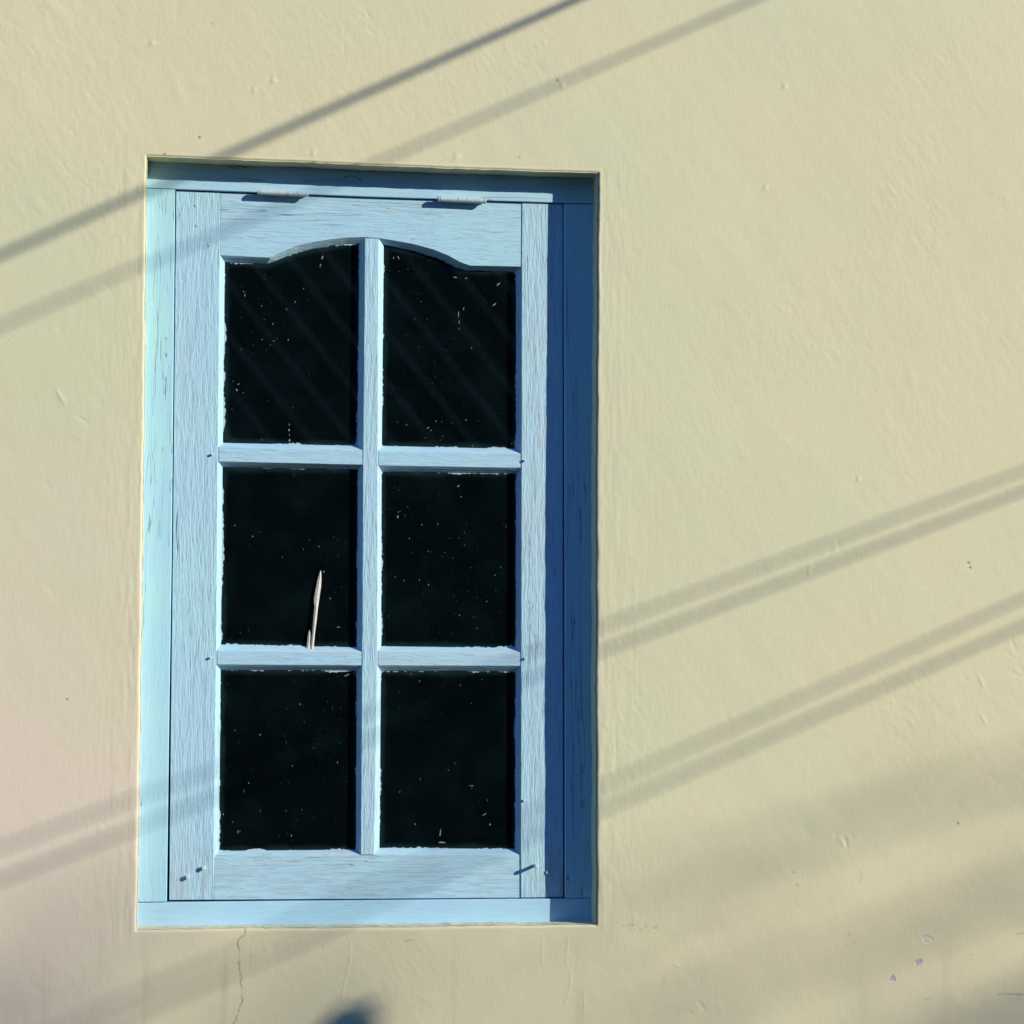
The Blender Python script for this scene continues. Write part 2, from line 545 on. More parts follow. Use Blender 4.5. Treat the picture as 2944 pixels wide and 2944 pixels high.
stroke(z3((905, 935), (917, 965), (915, 1000), (880, 1025), (858, 1050), (862, 1090), (870, 1130), (864, 1180), (866, 1240), (880, 1290), (885, 1330), (873, 1355), (885, 1400),
          (890, 1490), (865, 1560), (850, 1620), (830, 1659), (800, 1760), (812, 1900), (770, 2080)), 0.0001, -0.0006, crack, 0.78, 0.0010, 0.0012)
stroke(z3((1492, 1020), (1488, 1070), (1485, 1110)), 0.0002, -0.0004, crack, 0.4, 0.0009, 0.001)
stroke(z3((1695, 1050), (1690, 1170), (1665, 1300), (1640, 1400), (1635, 1460)), 0.0006, 0.0006, None, 1, 0.0012)
stroke(z3((945, 1050), (940, 1250)), 0.0004, -0.0003, None, 1, 0.0012)
stroke(z4((1500, 1280), (1490, 1470)), 0.0006, 0.0006, None, 1, 0.0012)
stroke(z4((1525, 1540), (1520, 1640), (1480, 1770)), 0.0006, 0.0006, None, 1, 0.0012)
stroke(z4((1620, 1650), (1620, 1850)), 0.0006, 0.0005, None, 1, 0.0012)
stroke(z4((1310, 1250), (1310, 1470)), 0.0006, 0.0005, None, 1, 0.0012)
stroke(z4((285, 1300), (345, 1296)), 0.0004, -0.0004, crack, 0.35, 0.001, 0.001)
stroke(z8((1690, 1165), (1850, 1166), (1990, 1163)), 0.0004, -0.0006, crack, 0.5, 0.0009, 0.001)
stroke(z8((1850, 1170), (1910, 1225)), 0.0003, -0.0005, crack, 0.4, 0.0009, 0.001)
stroke(z8((1850, 608), (1932, 590)), 0.0003, -0.0004, crack, 0.35, 0.0009)
stroke(z8((280, 606), (312, 608)), 0.0004, -0.0004, crack, 0.45, 0.0008)
stroke(z8((335, 682), (370, 660)), 0.0002, -0.0003, crack, 0.3, 0.0008)
stroke(z8((1000, 1215), (1060, 1205)), 0.0003, -0.0004, crack, 0.35, 0.0008)
stroke(z8((412, 0), (408, 60), (400, 130)), 0.0001, -0.0003, crack, 0.28, 0.0009)
stroke(z8((1390, 790), (1450, 805)), 0.0002, -0.0003, crack, 0.22, 0.0008)
for (a, b, v) in ((571, 393, .8), (470, 441, .7), (607, 68, .25), (2783, 1617, .8), (2788, 1630, .7), (2752, 2366, .7), (1601, 230, .6), (1718, 630, .7), (190, 2010, .5), (2280, 2508, .5), (2290, 2545, .5), (1490, 452, .3)):
    stroke([(a, b), (a + 3, b + 2)], 0.0010, -0.0006, crack, v, 0.0008, 0.0006)
for k in range(60):
    a, b = rng.uniform(0, 2944), rng.uniform(0, 2944)
    stroke([(a, b), (a + rng.uniform(-6, 6), b + rng.uniform(-5, 5))], 0.0003, -0.0003, crack, rng.uniform(.08, .3), 0.0008, 0.0006)
# smear of dirt under the sill's right end
for k in range(26):
    a, b = 1715 + rng.uniform(60, 165), 2668 + rng.normal(0, 6)
    stroke([(a, b), (a + rng.uniform(3, 14), b + rng.uniform(-3, 2))], 0.0003, -0.0004, crack, rng.uniform(.1, .3), 0.0009, 0.0008)


def flake(pix, arr, depth, amt):
    P = [at(p, 0) for p in pix]
    xs, zs = [p.x for p in P], [p.z for p in P]
    wd = window(min(xs) - .004, max(xs) + .004, min(zs) - .004, max(zs) + .004)
    x, z = X[wd], Z[wd]
    ins = np.zeros(x.shape, bool)
    dm = np.full(x.shape, 1e9)
    for a, b in zip(P, P[1:] + P[:1]):
        c = ((a.z > z) != (b.z > z)) & (x < (b.x - a.x) * (z - a.z) / (b.z - a.z + 1e-12) + a.x)
        ins ^= c
        dx, dz = b.x - a.x, b.z - a.z
        u = np.clip(((x - a.x) * dx + (z - a.z) * dz) / (dx * dx + dz * dz), 0, 1)
        dm = np.minimum(dm, np.hypot(x - a.x - u * dx, z - a.z - u * dz))
    sd = np.where(ins, dm, -dm)
    f = np.clip((sd + 0.0004) / 0.0012, 0, 1)
    arr[wd] = np.maximum(arr[wd], f * amt)
    H[wd] += depth * f + 0.00015 * np.exp(-((sd + 0.0015) / 0.0012) ** 2)


flake(z8((710, 980), (735, 1035), (720, 1048), (655, 1040), (685, 995)), chip, -0.0005, 0.9)
flake(z8((905, 850), (940, 835), (980, 840), (978, 870), (955, 890), (925, 905), (912, 885)), chip, -0.0005, 0.9)
flake(z8((970, 620), (1030, 615), (1085, 640), (1085, 668), (1050, 680), (1020, 690), (985, 665)), chip_pale, -0.0004, 0.6)
flake(z8((1010, 655), (1060, 648), (1050, 668), (1025, 672)), chip_pale, 0.0006, 0)

RAD = 0.0040
round_ = np.where(dist < RAD, RAD - np.sqrt(np.maximum(RAD ** 2 - (RAD - np.clip(dist, 0, RAD)) ** 2, 0)), 0.0)
fade = np.clip(dist / 0.006, 0.25, 1)
Y = round_ - H * fade
NX, NZ = X.shape
idx = np.arange(NX * NZ).reshape(NX, NZ)
hole = (bx[:-1] == 2)[:, None] & (bz[:-1] == 2)[None, :]
q = np.stack([idx[:-1, :-1], idx[1:, :-1], idx[1:, 1:], idx[:-1, 1:]], -1)[~hole]
verts = np.stack([X, Y, Z], -1).reshape(-1, 3)
i0, i1 = int(np.argmax(bx == 2)), int(np.argmax(bx == 3))
j0, j1 = int(np.argmax(bz == 2)), int(np.argmax(bz == 3))
loop = [(i, j0) for i in range(i0, i1)] + [(i1, j) for j in range(j0, j1)] + [(i, j1) for i in range(i1, i0, -1)] + [(i0, j) for j in range(j1, j0, -1)]
lid = np.array([idx[i, j] for i, j in loop])
base = verts[lid]
rings, last, cnt = [], lid, len(verts)
extra = []
depths = np.linspace(0.0075, 0.118, 24)
per = np.arange(len(lid))
cx, cz = base[:, 0].mean(), base[:, 2].mean()
for k, dep in enumerate(depths):
    b = base.copy()
    b[:, 1] = dep
    ar = np.cumsum(np.r_[0, np.hypot(np.diff(base[:, 0]), np.diff(base[:, 2]))])
    dn = 0.0005 * vnoise(ar, np.full_like(ar, dep), 0.02, 0.02, 15) + 0.0004 * vnoise(ar, np.full_like(ar, dep), 0.006, 0.008, 16)
    dirx, dirz = b[:, 0] - cx, b[:, 2] - cz
    isx = np.array([1.0 if (i in (i0, i1)) else 0.0 for i, j in loop])
    b[:, 0] += np.sign(dirx) * dn * isx
    b[:, 2] += np.sign(dirz) * dn * (1 - isx)
    extra.append(b)
    cur = cnt + np.arange(len(lid))
    cnt += len(lid)
    nxt = np.roll(np.arange(len(lid)), -1)
    rings.append(np.stack([last, cur, cur[nxt], last[nxt]], -1))
    last = cur
verts = np.concatenate([verts] + extra)
faces = np.concatenate([q] + rings)
me = bpy.data.meshes.new('house_wall')
me.vertices.add(len(verts))
me.vertices.foreach_set('co', verts.astype(np.float32).ravel())
me.loops.add(len(faces) * 4)
me.loops.foreach_set('vertex_index', faces.astype(np.int32).ravel())
me.polygons.add(len(faces))
me.polygons.foreach_set('loop_start', np.arange(0, len(faces) * 4, 4, dtype=np.int32))
me.polygons.foreach_set('loop_total', np.full(len(faces), 4, np.int32))
me.update(calc_edges=True)
me.polygons.foreach_set('use_smooth', np.ones(len(faces), bool))
for nm, arr in (('chip', chip), ('chip_pale', chip_pale), ('crack', crack)):
    at_ = me.attributes.new(nm, 'FLOAT', 'POINT')
    at_.data.foreach_set('value', np.concatenate([arr.ravel(), np.zeros(len(verts) - arr.size)]).astype(np.float32))
wall = link('house_wall', me, M['wall'])
tag(wall, 'cream painted plaster house wall with a hairline crack under the blue window', 'wall', kind='thing')

# ---------------------------------------------------------------- the window
WIN = empty('window', (0, 0, 0))
tag(WIN, 'pale blue six-pane wooden window with arched top rail, set deep in the cream wall', 'window', kind='thing')
FRAME = empty('frame', parent=WIN)
SASH = empty('sash', parent=WIN)
YB = 0.088


def board(name, quad, y, mat, parent, back=YB, bev=0.0012):
    f = [at(p, y) for p in quad]
    b = [Vector((p.x, back, p.z)) for p in f]
    v, fc = loft([f, b])
    return bevel(mesh(name, v, fc, mat, parent), bev)


# frame: head, two jambs, sill (outer edges run 8 mm into the plaster)
board('frame_head', [(398, 436), (1745, 484), (1745, 586.6), (1620, 583.2), (1050, 565), (504, 543.3), (398, 539.6)], DF, M['frame_x'], FRAME)
board('frame_jamb', [(400, 541.2), (503.6, 544.6), (493.0, 1640), (486.6, 2050), (479.6, 2592.8), (372, 2594.5)], DF, M['frame_z'], FRAME)
board('frame_jamb', [(1621.8, 585.5), (1745, 588.6), (1740, 2580.6), (1625.0, 2582.2), (1624.2, 1580)], DF, M['frame_z'], FRAME)
board('frame_sill', [(372, 2596.2), (480, 2594.6), (1100, 2588.6), (1624, 2583.8), (1740, 2582.4), (1740, 2690), (372, 2700)], DF, M['frame_x'], FRAME)


def prof(w0, w1):
    """moulded edge: (fraction from front edge to glass edge, depth from sash face)"""
    return [(0.0, 0.0), (0.10, 0.0012), (0.45, 0.0050), (0.62, 0.0072), (0.66, 0.0078), (0.80, 0.0092), (0.93, 0.0112), (1.0, 0.0128)]


PROF = prof(0, 0)


def moulded(name, front, glass, mat, parent, dy=0.0):
    """member whose face polygon 'front' falls to the polygon 'glass' at the pane and on to the back"""
    A = [at(p, DS + dy) for p in front]
    B = [at(p, DG) for p in glass]
    rings = []
    for f, d in PROF:
        rings.append([Vector((a.x + (b.x - a.x) * f, DS + dy + (DG + 0.0003 - DS - dy) * d / 0.0128, a.z + (b.z - a.z) * f)) for a, b in zip(A, B)])
    rings.append([Vector((b.x, YB, b.z)) for b in B])
    v, fc = loft(rings)
    o = mesh(name, v, fc, mat, parent)
    return bevel(o, 0.0006, 2, 28)


# stiles
lo_f, lo_g = [(631.9, 733), (626.5, 1290), (621.5, 1880), (614.2, 2465)], [(646.5, 760), (640.5, 1290), (635, 1880), (629.5, 2446)]
L_out = [(506.5, 549.5), (496.3, 1640), (491.6, 2050), (486.6, 2587.5)]
moulded('stile', [(634, 554.5)] + L_out + [(614.0, 2586.5)] + lo_f[::-1], [(634, 554.5)] + L_out + [(614.0, 2586.5)] + lo_g[::-1], M['sash_z'], SASH)
ro_f, ro_g = [(1500.3, 765), (1499.6, 1340), (1498.6, 1890), (1497.8, 2458)], [(1483.2, 781), (1483.6, 1350), (1482.5, 1890), (1480.8, 2439)]
R_out = [(1617.6, 587.2), (1618.2, 1580), (1618.8, 2579.4)]
moulded('stile', [(1501.2, 584.3)] + R_out + [(1497.6, 2580.6)] + ro_f[::-1], [(1501.2, 584.3)] + R_out + [(1497.6, 2580.6)] + ro_g[::-1], M['sash_z'], SASH, -0.0008)

# top rail: level shoulders and a low arch
arch_f = [(632.4, 733.6), (777.3, 741.0), (796.7, 730.5), (822.6, 718.3), (858.8, 705.4), (897.6, 696), (949.4, 687.8), (1001, 683), (1050, 681.3), (1088, 684.6), (1127.6, 690.5), (1185.9, 700.9), (1244, 716.4),
          (1290.7, 735.8), (1321.7, 753.0), (1350.9, 763.7), (1500.0, 766.2)]
arch_g = [(646.0, 754.5), (768.2, 758.4), (791.5, 751.0), (822.6, 738.2), (858.8, 726.0), (897.6, 716.5), (949.4, 707.8), (996, 702), (1048, 699.4), (1085, 701.6), (1121, 707.0), (1176, 718.4), (1231, 732),
          (1282.9, 751.4), (1316, 768.6), (1345, 777.6), (1484.0, 781.0)]
top = [(1500.4, 584.3), (1050, 569.4), (634.9, 554.2)]
moulded('top_rail', arch_f + top, arch_g + top, M['sash_x'], SASH, 0.0004)
# bottom rail
bf = [(615.0, 2465.0), (1037, 2456.5), (1076, 2456.5), (1497.2, 2458.4)]
bgl = [(629.0, 2446.0), (1024, 2442.6), (1092, 2437.5), (1482, 2440.5)]
bot = [(1496.6, 2580.8), (1100, 2583.8), (614.8, 2586.6)]
moulded('bottom_rail', bf + bot, bgl + bot, M['sash_x'], SASH, 0.0009)
# upright bar between the panes
ml_f = [(1049.4, 684), (1044.2, 1320), (1041.4, 1890), (1037.6, 2457)]
mr_f = [(1088.2, 686), (1085.9, 1320), (1084.6, 1890), (1075.6, 2457)]
ml_g = [(1032.5, 699), (1028.6, 1320), (1026.0, 1890), (1023.4, 2444)]
mr_g = [(1103.4, 703), (1097.4, 1320), (1095.6, 1890), (1091.0, 2438)]
moulded('upright_bar', ml_f + mr_f[::-1], ml_g + mr_g[::-1], M['sash_z'], SASH, -0.0005)


def bar(fl, fr, gl, gr):
    """cross bar; (top, bottom) pixel heights at its left and right ends with their x"""
    (xl, a, b), (xr, c, d) = fl, fr
    n = 4
    def row(x0, x1, y0, y1): return [(x0 + (x1 - x0) * k / n, y0 + (y1 - y0) * k / n) for k in range(n + 1)]
    F = row(xl + 1.6, xr - 0.6, a, c) + row(xr - 0.6, xl + 1.6, d, b)
    G = row(xl + 1.6, xr - 0.6, gl[0], gr[0]) + row(xr - 0.6, xl + 1.6, gr[1], gl[1])
    return moulded('cross_bar', F, G, M['sash_x'], SASH, 0.0003)


bar((627.4, 1285.4, 1326.4), (1043.6, 1294.4, 1335.8), (1272.8, 1343.0), (1282.0, 1349.6))
bar((1086.4, 1296.4, 1337.7), (1499.0, 1304.4, 1345.0), (1281.4, 1355.6), (1291.0, 1361.4))
bar((622.4, 1870.4, 1910.2), (1040.9, 1874.2, 1912.8), (1853.0, 1926.0), (1861.0, 1927.2))
bar((1085.2, 1872.8, 1912.8), (1498.0, 1876.0, 1914.2), (1857.6, 1929.6), (1863.0, 1930.0))


def pane(poly):
    """glass sheet let into the bars; each vertex carries its distance to the visible edge so paint can creep over it"""
    P = [at(p, DG) for p in poly]
    xs = np.arange(min(p.x for p in P) - 0.006, max(p.x for p in P) + 0.0075, 0.003)
    zs = np.arange(min(p.z for p in P) - 0.006, max(p.z for p in P) + 0.0075, 0.003)
    gx_, gz_ = np.meshgrid(xs, zs, indexing='ij')
    ins, dm = np.zeros(gx_.shape, bool), np.full(gx_.shape, 1e9)
    for a, b in zip(P, P[1:] + P[:1]):
        ins ^= ((a.z > gz_) != (b.z > gz_)) & (gx_ < (b.x - a.x) * (gz_ - a.z) / (b.z - a.z + 1e-12) + a.x)
        dx, dz = b.x - a.x, b.z - a.z
        u = np.clip(((gx_ - a.x) * dx + (gz_ - a.z) * dz) / (dx * dx + dz * dz), 0, 1)
        dm = np.minimum(dm, np.hypot(gx_ - a.x - u * dx, gz_ - a.z - u * dz))
    e = np.clip(np.where(ins, dm, -dm), -0.006, 0.03)
    n0, n1 = gx_.shape
    v = [(x, DG, z) for x, z in zip(gx_.ravel(), gz_.ravel())]
    f = [(a * n1 + b, (a + 1) * n1 + b, (a + 1) * n1 + b + 1, a * n1 + b + 1) for a in range(n0 - 1) for b in range(n1 - 1) if e[a:a + 2, b:b + 2].max() > -0.0055]
    o = mesh('pane', v, f, M['glass'], SASH, fix=False)
    at2 = o.data.attributes.new('edge', 'FLOAT', 'POINT')
    at2.data.foreach_set('value', e.astype(np.float32).ravel())
    return o


pane([(645.5, 1272.8), (1028.6, 1282.0), (1032.5, 700.5)] + arch_g[0:8][::-1])
pane([(1097.4, 1281.4), (1483.4, 1291.0)] + arch_g[10:][::-1] + [(1103.4, 704)])
pane([(641, 1343.0), (1028.4, 1349.6), (1026.2, 1861.0), (635.6, 1853.0)])
pane([(1097.2, 1355.6), (1483.5, 1361.4), (1482.6, 1863.0), (1095.8, 1857.6)])
pane([(634.6, 1926.0), (1025.8, 1927.2), (1023.5, 2443), (629.5, 2446)])
pane([(1095.4, 1929.6), (1482.4, 1930), (1481, 2440.5), (1091, 2437.6)])


def smear(outline, th=0.0006):
    """thick dab of old paint on the glass"""
    P = [at(p, DG - th) for p in outline]
    v, f = loft([[p + Vector((0, th * 0.9, 0)) for p in P], P])
    return mesh('paint_smear', v, f, M['smear'], SASH)


def blob(x, y, hw, hh, tilt=0.0):
    out = []
    for q_ in range(9):
        t_ = 2 * math.pi * q_ / 9
        k_ = random.uniform(0.45, 0.90)
        a_, b_ = hw * math.cos(t_) * k_, hh * math.sin(t_) * k_
        out.append((x + a_ * math.cos(tilt) - b_ * math.sin(tilt), y + a_ * math.sin(tilt) + b_ * math.cos(tilt)))
    smear(out)


for a_ in ((927, 740, 3.5, 9, 0.3), (921, 764, 2.0, 8, 0.1), (700, 838, 2.0, 2.5, 0), (704, 848, 2.0, 7, -0.15), (849, 868, 1.6, 4.5, 0.6), (681, 1121, 3.0, 5.0, -0.4), (686, 1104, 4.5, 1.8, -0.6),
           (832, 1222, 2.0, 3.2, 0), (831, 1236, 3.2, 4.5, 0.2), (832, 1250, 2.2, 4.2, 0), (832, 1266, 3.8, 4.0, 0.1), (787, 980, 4, 1.8, 0.1), (829, 977, 2.4, 3.4, 0.5),
           (1308, 797, 8, 2.2, 0.1), (1340, 800, 9, 1.6, -0.1), (1432, 818, 9, 3.2, -0.6), (1421, 876, 11, 2.6, -0.75), (1318, 905, 1.6, 13, 0.05), (1333, 888, 1.3, 8, 0.05), (1320, 925, 1.3, 8, 0.0),
           (1132, 742, 2, 3, 0), (1146, 742, 1.6, 9, -0.3), (1231, 1230, 4.2, 1.9, -0.7), (1318, 1397, 7.5, 1.8, -0.75), (1144, 1486, 3.5, 5, 0.4), (1146, 1472, 4, 1.2, 0), (917, 1571, 3.5, 1.5, 0.5),
           (973, 1803, 6, 1.6, 0), (684, 2392, 1.5, 8, 0), (690, 2390, 1.2, 5, 0), (1271, 2422, 14, 3.2, 0.05), (1266, 2395, 2, 14, 0.12), (1392, 2342, 12, 1.6, -0.6), (1355, 2259, 9, 1.3, 0.05), (1409, 2370, 2.5, 5, 0.2),
           (1472, 1275, 5.5, 5.5, 0.3), (1470, 1855, 6, 5.0, -0.6), (1000, 1940, 13, 3, -0.4), (1018, 1936, 6, 4, 0.3)):
    blob(*a_)


def hinge(xa, ya, xb, yb):
    """butt hinge seen edge-on: knuckles on a pin, leaves running back into the gap"""
    yk = DS - 0.0112
    a, b = at((xa, ya), yk), at((xb, yb), yk)
    r = 0.0040
    d = b - a
    cuts = [0.0, 0.395, 0.60, 0.80, 1.0]
    bm = bmesh.new()
    def cyl(p, q_, rr, seg=16):
        v, f = tube([p, p + (q_ - p) * 0.02, p + (q_ - p) * 0.98, q_], [rr * 0.93, rr, rr, rr * 0.93], seg)
        vs = [bm.verts.new(x) for x in v]
        for fc in f: bm.faces.new([vs[i] for i in fc])
    for c0, c1 in zip(cuts[:-1], cuts[1:]):
        cyl(a + d * (c0 + 0.004), a + d * (c1 - 0.004), r * (1 + 0.05 * random.random()))
    me = bpy.data.meshes.new('hinge')
    bmesh.ops.recalc_face_normals(bm, faces=bm.faces)
    bm.to_mesh(me); bm.free()
    h = link('hinge', me, M['hinge'], WIN)
    bevel(h, 0.0004, 2, 40)
    for dz, nm in ((0.0018, 'hinge_leaf'), (-0.0018, 'hinge_leaf')):
        z0, z1 = dz - 0.0011, dz + 0.0011
        e = d.normalized() * 0.0012
        up = Vector((0, 0, 1))
        q0 = [a + e + up * z0, b - e + up * z0, b - e + up * z1, a + e + up * z1]
        q1 = [Vector((p.x, DS + 0.030, p.z)) for p in q0]
        v, f = loft([q0, q1])
        mesh(nm, v, f, M['hinge'], h)
    dn = d.normalized()
    for p, sgn in ((a, -1), (b, 1)):
        v, f = tube([p + dn * sgn * 0.0003, p + dn * sgn * 0.0022, p + dn * sgn * 0.0030], [0.0044, 0.0044, 0.0030], 16)
        mesh('pin_head', v, f, M['hinge'], h, smooth=False)
    return h


hinge(746, 552.0, 880, 558.0)
hinge(1265, 571.8, 1392, 577.6)


def nail(px, r, out, bend=0.0, head=1.25):
    p = at(px, DS - out)
    q_ = at(px, DS)
    p.x, p.z = q_.x + bend, q_.z + bend * 0.3
    v, f = tube([q_ + Vector((0, 0.01, 0)), q_, q_.lerp(p, 0.72), q_.lerp(p, 0.78), q_.lerp(p, 0.95), p], [r, r, r, r * head, r * head, r * 0.8], 12)
    o = mesh('nail', v, f, M['nail'], SASH)
    bevel(o, 0.0003, 2, 40)
    return o


nail((1537, 2488), 0.0026, 0.0185, 0.0, 1.12)
nail((1575, 2508), 0.0028, 0.0030)
nail((585.5, 2495), 0.0028, 0.0062, 0.0006)
nail((540, 2521), 0.0028, 0.0062, 0.0004)
for p in ((610, 1307), (605, 1891), (1508, 1324), (1509, 1893), (1506, 2301)):
    nail(p, 0.0017, 0.0040, 0.0003)
for p in ((567, 648), (603, 705), (1566, 690), (564, 590)):
    nail(p, 0.0019, 0.0009)

# ---------------------------------------------------------------- slivers of wood stuck on the glazing bar


def sliver(name, left, right, lab, tilt):
    n = len(left)
    rings = []
    for k in range(n):
        y = DG - 0.0025 - tilt * (1 - k / (n - 1))
        a, b = at(left[k], y), at(right[k], y)
        m_ = (a + b) / 2
        th = 0.0011
        rings.append([a, m_ + Vector((0, -th, 0)), b, m_ + Vector((0, th, 0))])
    v, f = loft(rings)
    o = mesh(name, v, f, M['splinter'])
    return tag(o, lab, 'splinter', 'slivers on the glazing bar')


def z7(*p): return [(580 + a / 2.415, 1200 + b / 2.415) for a, b in p]


sliver('wood_splinter', z7((754, 1612), (758, 1585), (766, 1500), (775, 1400), (783, 1310), (780, 1285), (780, 1255), (792, 1190), (803, 1130), (814, 1085), (823, 1063)),
       z7((776, 1612), (778, 1585), (786, 1500), (799, 1400), (806, 1330), (812, 1290), (820, 1230), (828, 1180), (831, 1130), (831, 1085), (827, 1063)),
       'long pale splinter leaning on the left middle pane, taller of the two', 0.004)
sliver('wood_splinter', z7((728, 1612), (730, 1580), (735, 1530), (740, 1490), (746, 1476)), z7((752, 1612), (753, 1580), (757, 1530), (756, 1495), (750, 1476)),
       'short pale splinter at the foot of the long one on the glazing bar', 0.003)

# ---------------------------------------------------------------- ground and the dark room behind the glass
mesh('ground', [(-120, -120, 0), (120, -120, 0), (120, 120, 0), (-120, 120, 0)], [(0, 1, 2, 3)], M['ground']).__setitem__('kind', 'structure')
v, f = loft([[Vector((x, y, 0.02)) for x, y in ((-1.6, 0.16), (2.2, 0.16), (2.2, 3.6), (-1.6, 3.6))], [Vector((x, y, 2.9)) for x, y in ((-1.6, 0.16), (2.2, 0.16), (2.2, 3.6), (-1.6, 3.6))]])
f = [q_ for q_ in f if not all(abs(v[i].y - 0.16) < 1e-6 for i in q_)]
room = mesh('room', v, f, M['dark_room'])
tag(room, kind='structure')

# ---------------------------------------------------------------- cables strung before the wall: only their shadows fall in the picture
D_ = 2944 / 1932


def shadow_ray(px, d):
    """point d metres in front of the wall whose sun shadow falls at photo pixel px"""
    p = at(px, 0)
    return p + SUN * d


def cable(p1, d1, p2, d2, r, lab, left=0.5, right=6.0):
    """p1 left end, p2 right end of the shadow line (1932 px frame)"""
    a = shadow_ray((p1[0] * D_, p1[1] * D_), d1)
    b = shadow_ray((p2[0] * D_, p2[1] * D_), d2)
    u = (b - a)
    L = u.length
    pts = []
    for k in range(25):
        s = -left / L + (1 + (left + right) / L) * k / 24
        p = a + u * s
        pts.append(p)
    v, f = tube(pts, r, 10)
    o = mesh('overhead_cable', v, f, M['cable'], smooth=True)
    return tag(o, lab, 'cable', 'cables strung in front of the wall')


cable((0, 482), 1.55, (1085, 0), 0.92, 0.0053, 'thickest black cable, its dark shadow crossing the wall above the window head')
cable((0, 615), 1.85, (1420, 0), 1.35, 0.0029, 'black cable whose faint shadow runs just below the darkest shadow above the window')
cable((0, 1600), 2.0, (1932, 888), 1.55, 0.0026, 'black cable casting the upper shadow of the higher pair right of the window')
cable((0, 1660), 2.0, (1932, 926), 1.45, 0.0030, 'black cable casting the lower shadow of the higher pair right of the window')
cable((0, 1990), 2.6, (1932, 1128), 1.55, 0.0027, 'black cable casting the upper shadow of the lower pair right of the window')
cable((0, 2025), 2.6, (1932, 1180), 1.55, 0.0031, 'black cable casting the lower shadow of the lower pair right of the window')

# ---------------------------------------------------------------- leafy branches far in front of the wall


def leaf_quads(centers, size, rnd, per=10, spread=0.16):
    v, f = [], []
    for c in centers:
        for k in range(per):
            p = Vector(c) + Vector((rnd.gauss(0, spread), rnd.gauss(0, spread), rnd.gauss(0, spread * 0.7)))
            a = Vector((rnd.gauss(0, 1), rnd.gauss(0, 1), rnd.gauss(0, 1))).normalized()
            b = a.cross(Vector((rnd.gauss(0, 1), rnd.gauss(0, 1), rnd.gauss(0, 1)))).normalized()
            s = size * rnd.uniform(0.6, 1.2)
            n = len(v)
            v += [p - a * s, p - a * s * 0.2 + b * s * 0.38, p + a * s * 0.5 + b * s * 0.28, p + a * s, p + a * s * 0.5 - b * s * 0.28, p - a * s * 0.2 - b * s * 0.38]
            f.append((n, n + 1, n + 2, n + 3, n + 4, n + 5))
    return v, f


rnd = random.Random(3)
TREE = empty('tree', (16.4, -7.4, 0))
tag(TREE, 'leafy tree whose low branches throw broad soft shadow bands on the lower right wall', 'tree')
def T(p): return Vector(p) - Vector((16.4, -7.4, 0))
v, f = tube([T((16.4, -7.4, -0.1)), T((16.35, -7.4, 1.5)), T((16.5, -7.3, 3.2)), T((16.7, -7.3, 7.0)), T((16.9, -7.3, 11.4))], [0.24, 0.19, 0.16, 0.11, 0.05], 14)
mesh('trunk', v, f, M['bark'], TREE, smooth=True)


def branch(pix, d, rad, leaves, spread, size=0.05, per=8):
    pts = [shadow_ray((x * D_, y * D_), d) for x, y in pix]
    end = Vector((16.6, -7.3, pts[-1].z - 0.3))
    pts = [T(p) for p in pts] + [T(pts[-1].lerp(end, 0.5) + Vector((0, 0, 0.05))), T(end)]
    v, f = tube(pts, rad, 10)
    mesh('branch', v, f, M['bark'], TREE, smooth=True)
    return pts


b1 = branch([(1230, 1660), (1420, 1605), (1640, 1545), (1932, 1445)], 7.0, [0.0015, 0.004, 0.006, 0.007, 0.03, 0.06], 0, 0)
b2 = branch([(1150, 1955), (1440, 1850), (1700, 1760), (1932, 1665)], 7.2, [0.002, 0.005, 0.0075, 0.010, 0.04, 0.07], 0, 0)
b3 = branch([(1560, 2010), (1760, 1960), (1932, 1900), (2100, 1830)], 7.4, [0.004, 0.010, 0.015, 0.020, 0.05, 0.07], 0, 0)
cs = []
for b, n in ((b1, 10), (b2, 10), (b3, 14)):
    for k in range(n):
        u = k / n * 3
        i = int(u)
        cs.append(b[i].lerp(b[i + 1], u - i))
lv, lf = leaf_quads(cs, 0.028, rnd, 3, 0.06)
for k in range(260):
    p = Vector((rnd.gauss(0.3, 1.3), rnd.gauss(0, 1.3), rnd.uniform(10.6, 13.6)))
    a, b = leaf_quads([p], 0.10, rnd, 9, 0.25)
    n = len(lv)
    lv += a
    lf += [tuple(i + n for i in q_) for q_ in b]
mesh('crown', lv, lf, M['leaf'], TREE, fix=False)

# a second tree much farther off: the ragged top of its crown dims the foot of the wall
FT = empty('tree', (19.3, -12.0, 0))
tag(FT, 'far round-topped tree softly dimming the lowest strip of the wall', 'tree')
v, f = tube([Vector((0, 0, -0.1)), Vector((0.05, 0, 2.5)), Vector((-0.1, 0.05, 5.0)), Vector((0.1, 0, 7.2))], [0.26, 0.2, 0.15, 0.06], 12)
mesh('trunk', v, f, M['bark'], FT, smooth=True)
lv, lf = [], []
def crown_top(xs): return 1.10 - 0.16 * max(0.0, xs + 0.25) + 0.05 * math.sin(xs * 7.3) + 0.04 * math.sin(xs * 17.0 + 1)
for k in range(210):
    xs = rnd.uniform(-1.5, 1.9)
    top = crown_top(xs)
    dz = rnd.random() ** 1.25 * 2.6
    zs = top - dz
    d = 12 + rnd.gauss(0, 0.5)
    p = Vector((xs, 0, zs)) + SUN * d - Vector((19.3, -12.0, 0))
    a, b = leaf_quads([p], 0.085, rnd, 1, 0.02)
    n = len(lv)
    lv += a
    lf += [tuple(i_ + n for i_ in q_) for q_ in b]
mesh('crown', lv, lf, M['leaf'], FT, fix=False)

